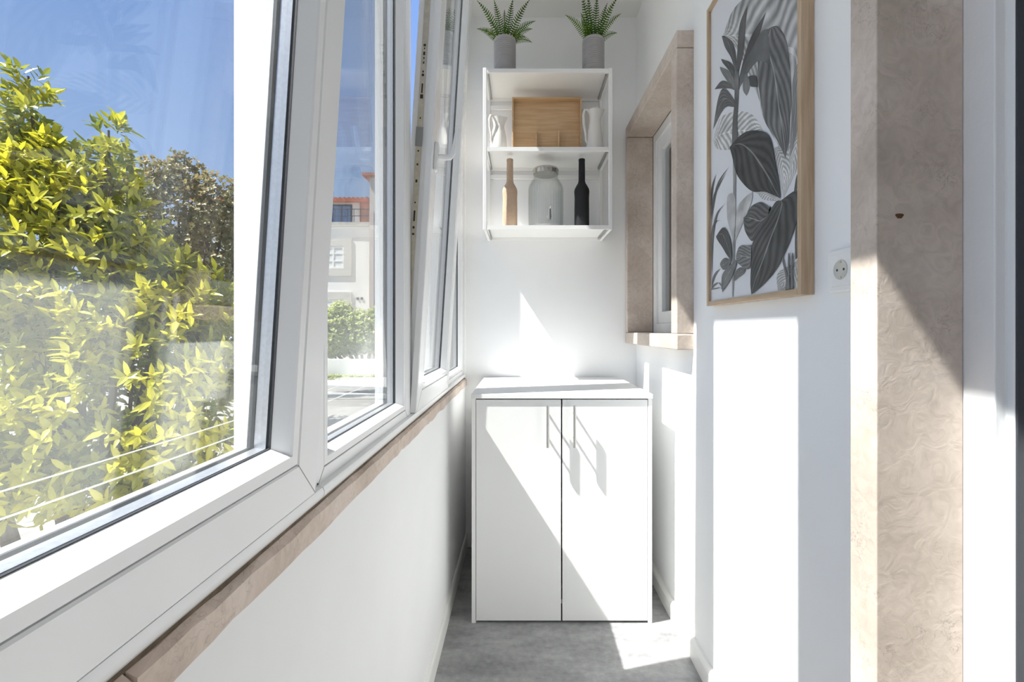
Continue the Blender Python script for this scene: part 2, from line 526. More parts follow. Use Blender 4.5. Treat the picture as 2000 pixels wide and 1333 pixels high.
# ------------------------------------------------------------------ windows
def panes(parent, off, t_in, x_in, y0, y1, z0, z1, gap=.016):
    """double glazing seen against its beads: two panes, spacer, gaskets. t_in: inset of the bead edge"""
    t = t_in - .012
    a = (y0 + t, y1 - t, z0 + t, z1 - t)
    MB(off).box(x_in - .004, x_in, *a).build('pane', M['glass'], parent)
    MB(off).box(x_in - .008 - gap, x_in - .004 - gap, *a).build('pane', M['glass'], parent)
    s = t_in - .0005
    MB(off).sweep_rect([(t + .001, x_in - .0042), (s, x_in - .0042), (s, x_in - .0038 - gap), (t + .001, x_in - .0038 - gap)], y0, y1, z0, z1).build('spacer_bar', M['spacer'], parent)
    g = MB(off)
    for xa, xb in ((x_in + .0002, x_in + .003), (x_in - .011 - gap, x_in - .0082 - gap)):
        g.sweep_rect([(t + .001, xa), (t_in + .001, xa), (t_in + .001, xb), (t + .001, xb)], y0, y1, z0, z1)
    g.build('gasket', M['gasket'], parent)

SASH = [(0.0021, -0.315), (0.0588, -0.315), (0.0609, -0.3171), (0.0609, -0.3712), (0.0882, -0.3733), (0.0882, -0.3843), (0.0126, -0.3843), (0.0126, -0.3339), (0.0, -0.3339), (0.0, -0.3171)]
BEAD = [(0.0625, -0.3171), (0.064, -0.3155), (0.0788, -0.3155), (0.0806, -0.3181), (0.0903, -0.3397), (0.0625, -0.3397)]
OFRAME = [(0.0, -0.3334), (0.0315, -0.3334), (0.0315, -0.3864), (0.0714, -0.3864), (0.0714, -0.4095), (0.0, -0.4095)]
FFRAME = [(0.0, -0.3308), (0.041, -0.3308), (0.042, -0.3318), (0.042, -0.3848), (0.0662, -0.3869), (0.0662, -0.4095), (0.0, -0.4095)]
FBEAD = [(0.0433, -0.3329), (0.0446, -0.3313), (0.0572, -0.3313), (0.059, -0.3339), (0.0672, -0.3523), (0.0433, -0.3523)]
TILT = math.radians(3.5)

def mitres(parent, off, x, t, y0, y1, z0):
    """fine weld lines across the two lower corners"""
    for ya, s in ((y0, 1), (y1, -1)):
        a, b = Vector((x, ya + s * .002, z0 + .002)), Vector((x, ya + s * t, z0 + t))
        w = Vector((0, s * .0005, -.0005)); d = Vector((.00025, 0, 0))
        MB(off).loft([[a - w - d, a + w - d, a + w + d, a - w + d], [b - w - d, b + w - d, b + w + d, b - w + d]]).build('weld_line', M['greyplastic'], parent)

def opening_window(name, y0, y1, label, handle_side=None):
    """tilt-and-turn window; y0..y1 are the frame bounds"""
    root = tag(empty(name, (-.35, (y0 + y1) / 2, Z(-.274))), label, 'window', kind='structure')
    off = root.location.copy()
    MB(off).sweep_rect(OFRAME, y0, y1, Z(-.274), ZH).build('outer_frame', M['upvc'], root)
    sy0, sy1, sz0, sz1 = y0 + .023, y1 - .023, Z(-.251), ZH - .023
    piv = Vector((-.3255, (sy0 + sy1) / 2, sz0))
    sash = MB(piv).sweep_rect(SASH, sy0, sy1, sz0, sz1).build('sash', M['upvc'], root, loc=piv - off)
    sash.rotation_euler = (0, TILT, 0)
    MB(piv).sweep_rect(BEAD, sy0, sy1, sz0, sz1).build('glazing_bead', M['upvc'], sash)
    panes(sash, piv, .0903, -.3428, sy0, sy1, sz0, sz1)
    mitres(sash, piv, -.315, .0608, sy0, sy1, sz0)
    return root, sash, piv, (sy0, sy1, sz0, sz1)

def fixed_window(name, y0, y1, label, extra=None):
    root = tag(empty(name, (-.35, (y0 + y1) / 2, Z(-.274))), label, 'window', kind='structure')
    off = root.location.copy()
    MB(off).sweep_rect(FFRAME, y0, y1, Z(-.274), ZH).build('outer_frame', M['upvc'], root)
    MB(off).sweep_rect(FBEAD, y0, y1, Z(-.274), ZH).build('glazing_bead', M['upvc'], root)
    mitres(root, off, -.33075, .0418, y0, y1, Z(-.274))
    panes(root, off, .0672, -.3555, y0, y1, Z(-.274), ZH)
    return root

w1, s1, p1, b1 = opening_window('window_1', -.076, .719, 'white plastic window tilted inward in front of the sunlit shrub')
w2 = fixed_window('window_2', .7195, 1.336, 'fixed white plastic window with the pale house in view')
w3, s3, p3, b3 = opening_window('window_3', 1.3365, 1.981, 'white plastic window tilted inward with a lever handle and lock strip')
w4 = fixed_window('window_4', 1.9815, 2.571, 'narrow fixed white plastic window next to the end wall')
w5 = fixed_window('window_5', -.945, -.0765, 'fixed white plastic window, unseen, added for light, opposite the stone doorway')  # out-of-view window, added to let more light in
# small drainage slot and dark cap at the meeting frames
MB(w2.location).box(-.3325, -.3300, .7355, .7385, Z(-.257), Z(-.250)).build('drain_slot', M['darksteel'], w2)

# handle and lock strip on window 3
hy, hz = b3[0] + .036, Z(.53)
hd = MB(p3).box(-0.315, -0.303, hy - .014, hy + .014, hz - .044, hz + .044).build('handle', M['upvc'], s3, bevel=.004)
MB(p3).tube([(-0.305, hy, hz), (-0.283, hy, hz), (-0.267, hy + .001, hz + .002), (-0.261, hy + .004, hz + .012), (-0.255, hy + .006, hz + .05), (-0.251, hy + .006, hz + .10)],
            [.009, .009, .0085, .0085, .0075, .006], 10).build('lever', M['upvc'], s3, smooth=True)
yb = b3[0] + .0126
MB(p3).box(-.368, -.351, yb - .0022, yb - .0002, b3[2] + .06, b3[3] - .06).build('lock_strip', M['steel'], s3)
MB(p3).box(-.370, -.349, yb - .0035, yb - .0024, hz + .02, hz + .078).build('lock_case', M['greyplastic'], s3)
def hole(z, w, h):
    MB(p3).box(-.3595 - w / 2, -.3595 + w / 2, yb - .0030, yb - .0023, z - h / 2, z + h / 2).build('screw_hole', M['darksteel'], s3)
for dz, w, h in ((.105, .004, .004), (.006, .004, .005), (-.035, .005, .006), (-.085, .006, .009), (-.15, .004, .005),
                 (-.19, .005, .032), (-.225, .006, .007), (-.245, .007, .006), (.17, .009, .012), (.195, .004, .028), (.235, .007, .007), (.245, .004, .006),
                 (.272, .004, .006), (.300, .006, .010), (.286, .003, .005), (.315, .003, .005), (.325, .007, .007)):
    hole(hz + dz, w, h)

# inner window in the stone surround
w6 = tag(empty('window_6', (.77, 2.17, WZ0)), 'white wooden inner window set back in the limestone surround', 'window', kind='structure')
o6 = w6.location.copy()
def ring_x(xa, xb, t):
    return [(0, xa), (t, xa), (t, xb), (0, xb)]
MB(o6).sweep_rect(ring_x(.7352, .80, .05), WY0, WY1, WZ0, WZ1).build('outer_frame', M['doorpaint'], w6, bevel=.002)
MB(o6).sweep_rect(ring_x(.748, .79, .062), WY0 + .0505, WY1 - .0505, WZ0 + .0505, WZ1 - .0505).build('casement', M['doorpaint'], w6, bevel=.002)
MB(o6).box(.766, .770, WY0 + .10, WY1 - .10, WZ0 + .10, WZ1 - .10).build('pane', M['glass'], w6)

# ------------------------------------------------------------------ cabinet
CX0, CX1, CY0, CY1, CH = -.211, .549, 1.917, 2.575, .966
cab = tag(empty('cabinet', ((CX0 + CX1) / 2, 2.25, 0)), 'white two-door cabinet standing against the end wall', 'cabinet')
oc = cab.location.copy()
MB(oc).box(CX0 - .002, CX1 + .002, CY0 - .006, CY1 + .005, CH - .019, CH).build('top_panel', M['cab'], cab, bevel=.0015)
for xa, xb in ((CX0, CX0 + .017), (CX1 - .017, CX1)):
    MB(oc).box(xa, xb, CY0, CY1, 0, CH - .0195).build('side_panel', M['cab'], cab, bevel=.001)
MB(oc).box(CX0 + .0175, CX1 - .0175, CY1 - .012, CY1 - .002, .02, CH - .02).build('back_panel', M['cab'], cab)
MB(oc).box(CX0 + .0175, CX1 - .0175, CY0 + .035, CY0 + .05, 0, .07).build('plinth', M['cabdark'], cab)
MB(oc).box(CX0 + .0175, CX1 - .0175, CY0 + .02, CY1 - .014, .071, .087).build('bottom_panel', M['cab'], cab)
MB(oc).box(CX0 + .0175, CX1 - .0175, CY0 + .03, CY1 - .014, .50, .516).build('shelf_board', M['cab'], cab)
for xa, xb, hx in ((CX0 + .019, .1655, .108), (.1715, CX1 - .019, .2195)):
    d = MB(oc).box(xa, xb, CY0 + .0005, CY0 + .0165, .010, CH - .0245).build('door', M['cab'], cab, bevel=.001)
    yh = CY0 - .032
    hb = MB(oc)
    hb.tube([(hx, yh, .748), (hx, yh, .922)], .006, 14)
    for zz in (.783, .887):
        hb.tube([(hx, yh, zz), (hx, CY0 + .001, zz)], .0045, 10)
    tag(hb.build('handle', M['chrome'], d, smooth=True), 'brushed nickel bar handle')

# ------------------------------------------------------------------ wall shelf
SX0, SX1, SY0, SY1, SZ0, SZ1 = -.1956, .4587, 2.30, 2.5995, 1.742, 2.562
sh = tag(empty('wall_shelf', ((SX0 + SX1) / 2, 2.45, SZ0)), 'open white metal wall shelf hanging above the cabinet', 'shelf')
os_ = sh.location.copy()
PW = .018
for xa in (SX0, SX1 - PW):
    for ya in (SY0, SY1 - PW):
        MB(os_).box(xa, xa + PW, ya, ya + PW, SZ0, SZ1).build('post', M['shelf'], sh, bevel=.002)
for zt in (SZ1 - .004, 2.161, 1.765):
    # tray-like board: flat top with a folded lip all round
    b = MB(os_)
    x0, x1, y0, y1 = SX0 + PW + .0006, SX1 - PW - .0006, SY0 + .001, SY1 - .0004
    b.box(x0, x1, y0, y1, zt - .004, zt)
    b.box(x0, x1, y0, y0 + .012, zt - .020, zt - .0041)
    b.box(x0, x1, y1 - .012, y1, zt - .020, zt - .0041)
    b.build('shelf_board', M['shelf'], sh)
    for xa, xb in ((SX0 + .002, SX0 + PW - .002), (SX1 - PW + .002, SX1 - .002)):
        MB(os_).box(xa, xb, SY0 + PW + .0005, SY1 - PW - .0005, zt - .022, zt).build('side_rail', M['shelf'], sh, bevel=.0015)
    for s, xa in ((1, SX0 + PW + .006), (-1, SX1 - PW - .006)):
        xb = xa + s * .004
        MB(os_).box(min(xa, xb), max(xa, xb), y0 + .02, y1 - .02, zt - .018, zt - .0042).build('board_bracket', M['greyplastic'], sh)
for zt in (2.50, 2.105):
    MB(os_).box(SX0 + PW + .0006, SX1 - PW - .0006, SY1 - .014, SY1 - .004, zt - .012, zt + .012).build('back_rail', M['shelf'], sh, bevel=.002)

# ------------------------------------------------------------------ things on the shelf
def lathe_thing(name, loc, prof, mat, label, cat, n=40, **kw):
    mb = MB(loc).lathe(prof, loc, n, **kw)
    return tag(mb.build(name, mat, smooth=True), label, cat)

BOT = [(.001, 0), (.036, 0), (.0385, .004), (.0385, .10), (.0375, .16), (.039, .185), (.0395, .195), (.037, .208), (.028, .225), (.020, .238), (.0172, .250), (.0168, .30), (.0165, .352), (.0175, .358), (.0165, .364), (.001, .365)]
def wobble(seed):
    return lambda a, z: 1 + .012 * noise.noise(Vector((math.cos(a) * 2, math.sin(a) * 2 + seed, z * 22)))
bt = lathe_thing('bottle', (-.062, 2.385, 1.7655), BOT, M['tan'], 'tan rough-painted decorative bottle at one end of the lower shelf', 'bottle', rib=wobble(1))
bt['group'] = 'painted bottles on the lower shelf'
bt = lathe_thing('bottle', (.3146, 2.385, 1.7655), BOT, M['black'], 'matt black decorative bottle on the lower shelf', 'bottle', rib=wobble(5))
bt['group'] = 'painted bottles on the lower shelf'

# drink dispenser
def jar_glass():
    m = glass_pane_mat('jar_glass', f0=.05)
    nt = m.node_tree
    lw = nt.nodes.new('ShaderNodeLayerWeight'); lw.inputs[0].default_value = .5
    rp = nt.nodes.new('ShaderNodeValToRGB')          # longer way through the wall where it is seen edge-on
    rp.color_ramp.elements[0].color = (.985, .988, .986, 1)
    rp.color_ramp.elements[1].color = (.84, .86, .85, 1)
    rp.color_ramp.elements[1].position = .95
    nt.links.new(lw.outputs['Facing'], rp.inputs[0])
    nt.links.new(rp.outputs[0], next(n for n in nt.nodes if n.type == 'BSDF_TRANSPARENT').inputs[0])
    return m
M['jar'] = jar_glass()
JL = (.128, 2.425, 1.7655)
jar = tag(empty('drink_dispenser', JL), 'ribbed clear glass drink dispenser with a metal lid between the bottles', 'jar')
outer = [(.001, 0), (.080, 0), (.088, .006), (.0925, .02), (.093, .10), (.093, .215), (.089, .238), (.078, .258), (.068, .268), (.064, .275), (.064, .296)]
inner = [(.061, .296), (.061, .275), (.075, .252), (.085, .234), (.089, .214), (.089, .022), (.082, .010), (.001, .009)]
def flute(a, z):
    return 1 + (.018 * (0.5 + 0.5 * math.cos(a * 36)) - .009 if .02 < z < .225 else 0)
mb = MB(JL)
mb.lathe(outer + inner, JL, 192, caps=False, rib=lambda a, z: flute(a, z))
mb.build('glass_body', M['jar'], jar, smooth=True)
ld = MB(JL).lathe([(.001, .2965), (.066, .2965), (.0675, .299), (.0675, .312), (.069, .314), (.069, .320), (.066, .326), (.058, .328), (.055, .325), (.001, .325)], JL, 48)
tag(ld.build('lid', M['lid'], jar, smooth=True), 'silver screw lid')
tp = MB(JL)
ty = JL[1] - .0935
tp.tube([(JL[0] + .012, ty + .006, JL[2] + .055), (JL[0] + .012, ty - .018, JL[2] + .055)], [.013, .010], 14)
tp.tube([(JL[0] + .012, ty - .020, JL[2] + .085), (JL[0] + .012, ty - .020, JL[2] + .030)], [.008, .0085], 12)
tp.tube([(JL[0] + .012, ty - .020, JL[2] + .086), (JL[0] + .016, ty - .034, JL[2] + .100)], [.006, .004], 8)
tag(tp.build('tap', M['chrome'], jar, smooth=True), 'chrome pouring tap')

# bamboo tray standing on its side
TL = (.137, 2.50, 2.1615)
tr = tag(empty('tray', TL), 'shallow bamboo tray standing upright on the middle shelf', 'tray')
x0, x1, y0, y1, z0, z1 = TL[0] - .190, TL[0] + .190, TL[1] - .024, TL[1] + .024, TL[2], TL[2] + .342
MB(TL).box(x0 + .0085, x1 - .0085, y1 - .009, y1 - .001, z0 + .0085, z1 - .0085).build('base_panel', M['bamboo'], tr)
for bx in ((x0, x0 + .008, y0, y1, z0, z1), (x1 - .008, x1, y0, y1, z0, z1), (x0 + .0082, x1 - .0082, y0, y1, z0, z0 + .008), (x0 + .0082, x1 - .0082, y0, y1, z1 - .008, z1)):
    MB(TL).box(*bx).build('rim', M['bamboo'], tr, bevel=.0015)
for dx in (-.057, .064):
    MB(TL).box(TL[0] + dx - .004, TL[0] + dx + .004, y0 - .001, y1 - .0095, z0 + .0085, z0 + .158).build('divider', M['bamboo'], tr, bevel=.001)

# jugs
def jug(name, loc, H, rb, rw, rr, hx, label):
    """pitcher: belly rb, waist rw, rim rr, spout towards +x, handle towards -x turned to the viewer"""
    root = tag(empty(name, loc), label, 'jug', 'white ceramic jugs on the middle shelf')
    prof = [(rb * .9, 0), (rb, .006), (rb * .99, H * .2), (rb * .86, H * .5), (rw, H * .76), (rw * 1.02, H * .84), (rr * .93, H * .95), (rr, H)]
    rings = []
    def ring(r, z, k):
        out = []
        for i in range(40):
            a = 2 * math.pi * i / 40
            sp = max(0, math.cos(a)) ** 6 * k
            out.append((loc[0] + math.cos(a) * r * (1 + sp), loc[1] + math.sin(a) * r * (1 - .12 * k), loc[2] + z + sp * r * .25))
        return out
    for r, z in prof:
        k = max(0, (z / H - .72) / .28) * .42
        rings.append(ring(r, z, k))
    for r, z in reversed(prof):
        k = max(0, (z / H - .72) / .28) * .42
        rings.append(ring(max(r - .0035, .002), max(z - .0005, .005), k))
    mb = MB(loc).loft(rings, True, True)
    mb.build('body', M['ceramic'], root, smooth=True)
    d = Vector((-1, -hx, 0)).normalized()
    P = lambda r, z: Vector(loc) + d * r + Vector((0, 0, z))
    pts = [P(rr * .80, H * .93), P(rr * 1.15, H * 1.0), P(rr * 1.55, H * .99), P(rr * 1.78, H * .88), P(rr * 1.72, H * .68), P(rr * 1.45, H * .48), P(rb * 1.08, H * .32), P(rb * .90, H * .27)]
    hm = MB(loc).tube(pts, [.006, .0065, .007, .007, .0065, .006, .006, .006], 10)
    h = hm.build('handle', M['ceramic'], root, smooth=True)
    return root
jug('jug', (-.122, 2.40, 2.1615), .190, .046, .027, .034, .9, 'small white ceramic jug in the sun beside the bamboo tray')
jug('jug', (.388, 2.42, 2.1615), .240, .046, .029, .036, .25, 'taller white ceramic jug in the shade beside the bamboo tray')

# potted ferns
def frond(mb, base, az, lean, L, wid, tone, rnd):
    """one fern blade: arching midrib with two rows of narrow leaflets"""
    d = Vector((math.cos(az), math.sin(az), 0))
    side0 = Vector((-math.sin(az), math.cos(az), 0))
    tw = math.copysign(rnd.uniform(.75, 1.15) * abs(math.cos(az)), math.cos(az)) * (1 if lean < 1.1 else .6)
    pts = []
    n = 20
    ang = lean * .35
    p = Vector(base)
    for i in range(n + 1):
        pts.append(p.copy())
        ang += (lean * .65 + .35 * lean) / n
        p = p + (d * math.sin(ang) + Vector((0, 0, 1)) * math.cos(ang)) * (L / n)
    for i in range(n):
        a, b = pts[i], pts[i + 1]
        t = (b - a).normalized()
        n0 = side0.cross(t)
        side = side0 * math.cos(tw) + n0 * math.sin(tw)
        nrm = side.cross(t)
        w = .0016
        q = [mb.vert(a - side * w), mb.vert(a + side * w), mb.vert(b + side * w * .8), mb.vert(b - side * w * .8)]
        mb.face(q, 0, None, tone)
        u = (i + .5) / n
        pw = wid * (.62 + .38 * min(1, u * 3)) * (1 - u ** 2.4)
        for s in (-1, 1):
            dirv = (side * s + t * .38 + nrm * (-.18 + rnd.uniform(-.08, .08))).normalized()
            hw = L / n * .27
            m0 = a + (b - a) * .5
            q = [mb.vert(m0 - t * hw), mb.vert(m0 + t * hw), mb.vert(m0 + dirv * pw * .75 + t * hw * .9), mb.vert(m0 + dirv * pw + t * hw * .4), mb.vert(m0 + dirv * pw * .75 - t * hw * .6)]
            mb.face(q, 0, None, min(1, max(.02, tone + rnd.uniform(-.12, .12))))

def fern(loc, seed, specs, label):
    rnd = random.Random(seed)
    root = tag(empty('potted_fern', loc), label, 'potted plant', 'potted ferns on top of the wall shelf')
    H, R = .184, .0575
    prof = [(.001, 0), (R - .004, 0), (R - .001, .004)]
    nr = 17
    for k in range(nr):
        z = .008 + (H - .016) * k / nr
        dz = (H - .016) / nr
        prof += [(R - .0035, z), (R, z + dz * .3), (R, z + dz * .7)]
    prof += [(R - .001, H - .004), (R - .001, H), (R - .006, H), (R - .006, H - .02)]
    MB(loc).lathe(prof, loc, 48, caps=False).build('pot', M['pot'], root, smooth=True)
    sl = MB(loc).lathe([(.001, H - .021), (R - .0065, H - .021), (R - .0065, H - .030), (.001, H - .030)], loc, 24)
    sl.build('soil', M['soil'], root)
    for az, lean, L, tone in specs:
        a = math.radians(az)
        m = MB(loc)
        frond(m, (loc[0] + .022 * math.cos(a), loc[1] + .022 * math.sin(a), loc[2] + H - .022), a, math.radians(lean), L, .030, tone, rnd)
        m.build('frond', M['fern'], root, fix=False)
    return root
ST = SZ1 - .0035
fern((-.088, 2.372, ST), 3, [(190, 34, .25, .35), (178, 62, .16, .6), (200, 72, .12, .5), (150, 30, .2, .2), (90, 12, .15, .7), (60, 16, .15, .65), (350, 30, .25, .3), (5, 52, .20, .5), (350, 70, .15, .55), (12, 86, .14, .75), (270, 14, .15, .3), (230, 20, .2, .25), (300, 22, .2, .15), (25, 60, .13, .4)],
     'artificial fern in a grey ribbed pot on the shelf corner nearer the windows')
fern((.373, 2.372, ST), 8, [(185, 46, .20, .75), (170, 18, .15, .6), (200, 12, .26, .3), (240, 16, .22, .2), (280, 12, .22, .15), (330, 18, .20, .25), (345, 28, .25, .35), (0, 42, .21, .55), (10, 62, .14, .5), (90, 14, .18, .7), (60, 20, .16, .65), (120, 20, .2, .3), (215, 30, .15, .4)],
     'artificial fern in a grey ribbed pot on the shelf corner nearer the stone window')

# ------------------------------------------------------------------ framed picture
PY0, PY1, PZ0, PZ1 = 1.018, 1.539, Z(.077), Z(1.077)
PL = (XR, (PY0 + PY1) / 2, PZ0)
pic = tag(empty('framed_picture', PL), 'tall oak-framed black and white print of tropical leaves', 'picture')
FX = .625
for ya, yb in ((PY0, PY0 + .015), (PY1 - .015, PY1)):
    MB(PL).box(FX, XR - .0005, ya, yb, PZ0, PZ1).build('frame_rail', M['oakz'], pic, bevel=.001)
for za, zb in ((PZ0, PZ0 + .015), (PZ1 - .015, PZ1)):
    MB(PL).box(FX, XR - .0005, PY0 + .0152, PY1 - .0152, za, zb).build('frame_rail', M['oaky'], pic, bevel=.001)

def print_mat():
    """flat print: grey tone per printed shape, engraved vein lines along the shape's own coordinates"""
    m, nt, b = new_mat('engraving_print')
    N, Lk = nt.nodes.new, nt.links.new
    b.inputs['Roughness'].default_value = .6
    at = N('ShaderNodeAttribute'); at.attribute_name = 'tone'
    uv = N('ShaderNodeUVMap')
    sp = N('ShaderNodeSeparateXYZ'); Lk(uv.outputs[0], sp.inputs[0])
    ab = N('ShaderNodeMath'); ab.operation = 'ABSOLUTE'; Lk(sp.outputs['Y'], ab.inputs[0])
    # slanted vein phase
    ph = N('ShaderNodeMath'); ph.operation = 'MULTIPLY_ADD'; ph.inputs[1].default_value = -.55
    Lk(ab.outputs[0], ph.inputs[0])
    us = N('ShaderNodeMath'); us.operation = 'MULTIPLY'; us.inputs[1].default_value = 1.0
    Lk(sp.outputs['X'], us.inputs[0]); Lk(us.outputs[0], ph.inputs[2])
    fr = N('ShaderNodeMath'); fr.operation = 'MULTIPLY'; fr.inputs[1].default_value = 34
    Lk(ph.outputs[0], fr.inputs[0])
    nz = N('ShaderNodeTexNoise'); nz.inputs['Scale'].default_value = 9; nz.inputs['Detail'].default_value = 4
    tc = N('ShaderNodeTexCoord'); Lk(tc.outputs['Object'], nz.inputs['Vector'])
    nm = N('ShaderNodeMath'); nm.operation = 'MULTIPLY_ADD'; nm.inputs[1].default_value = 7
    Lk(nz.outputs['Fac'], nm.inputs[0]); Lk(fr.outputs[0], nm.inputs[2])
    sn = N('ShaderNodeMath'); sn.operation = 'SINE'; Lk(nm.outputs[0], sn.inputs[0])
    # tone * (1 + .35*sin) + rim/midrib light
    am = N('ShaderNodeMath'); am.operation = 'MULTIPLY_ADD'; am.inputs[1].default_value = .38; am.inputs[2].default_value = 1.0
    Lk(sn.outputs[0], am.inputs[0])
    tm = N('ShaderNodeMath'); tm.operation = 'MULTIPLY'; Lk(am.outputs[0], tm.inputs[0]); Lk(at.outputs['Fac'], tm.inputs[1])
    n2 = N('ShaderNodeTexNoise'); n2.inputs['Scale'].default_value = 14
    Lk(tc.outputs['Object'], n2.inputs['Vector'])
    am2 = N('ShaderNodeMath'); am2.operation = 'MULTIPLY_ADD'; am2.inputs[1].default_value = 1.3; am2.inputs[2].default_value = .35
    Lk(n2.outputs['Fac'], am2.inputs[0])
    tm2 = N('ShaderNodeMath'); tm2.operation = 'MULTIPLY'; Lk(tm.outputs[0], tm2.inputs[0]); Lk(am2.outputs[0], tm2.inputs[1])
    rib = N('ShaderNodeMath'); rib.operation = 'LESS_THAN'; rib.inputs[1].default_value = .035; Lk(ab.outputs[0], rib.inputs[0])
    mx = N('ShaderNodeMath'); mx.operation = 'MULTIPLY_ADD'; mx.inputs[1].default_value = .18
    Lk(rib.outputs[0], mx.inputs[0]); Lk(tm2.outputs[0], mx.inputs[2])
    cb = N('ShaderNodeCombineXYZ')
    for i in range(3): Lk(mx.outputs[0], cb.inputs[i])
    Lk(cb.outputs[0], b.inputs['Base Color'])
    return m
M['print'] = print_mat()
M['paper'] = plain('print_paper', (222, 223, 228), .6)
XPR = .634
MB(PL).box(XPR, XPR + .006, PY0 + .0152, PY1 - .0152, PZ0 + .0152, PZ1 - .0152).build('print_sheet', M['paper'], pic)
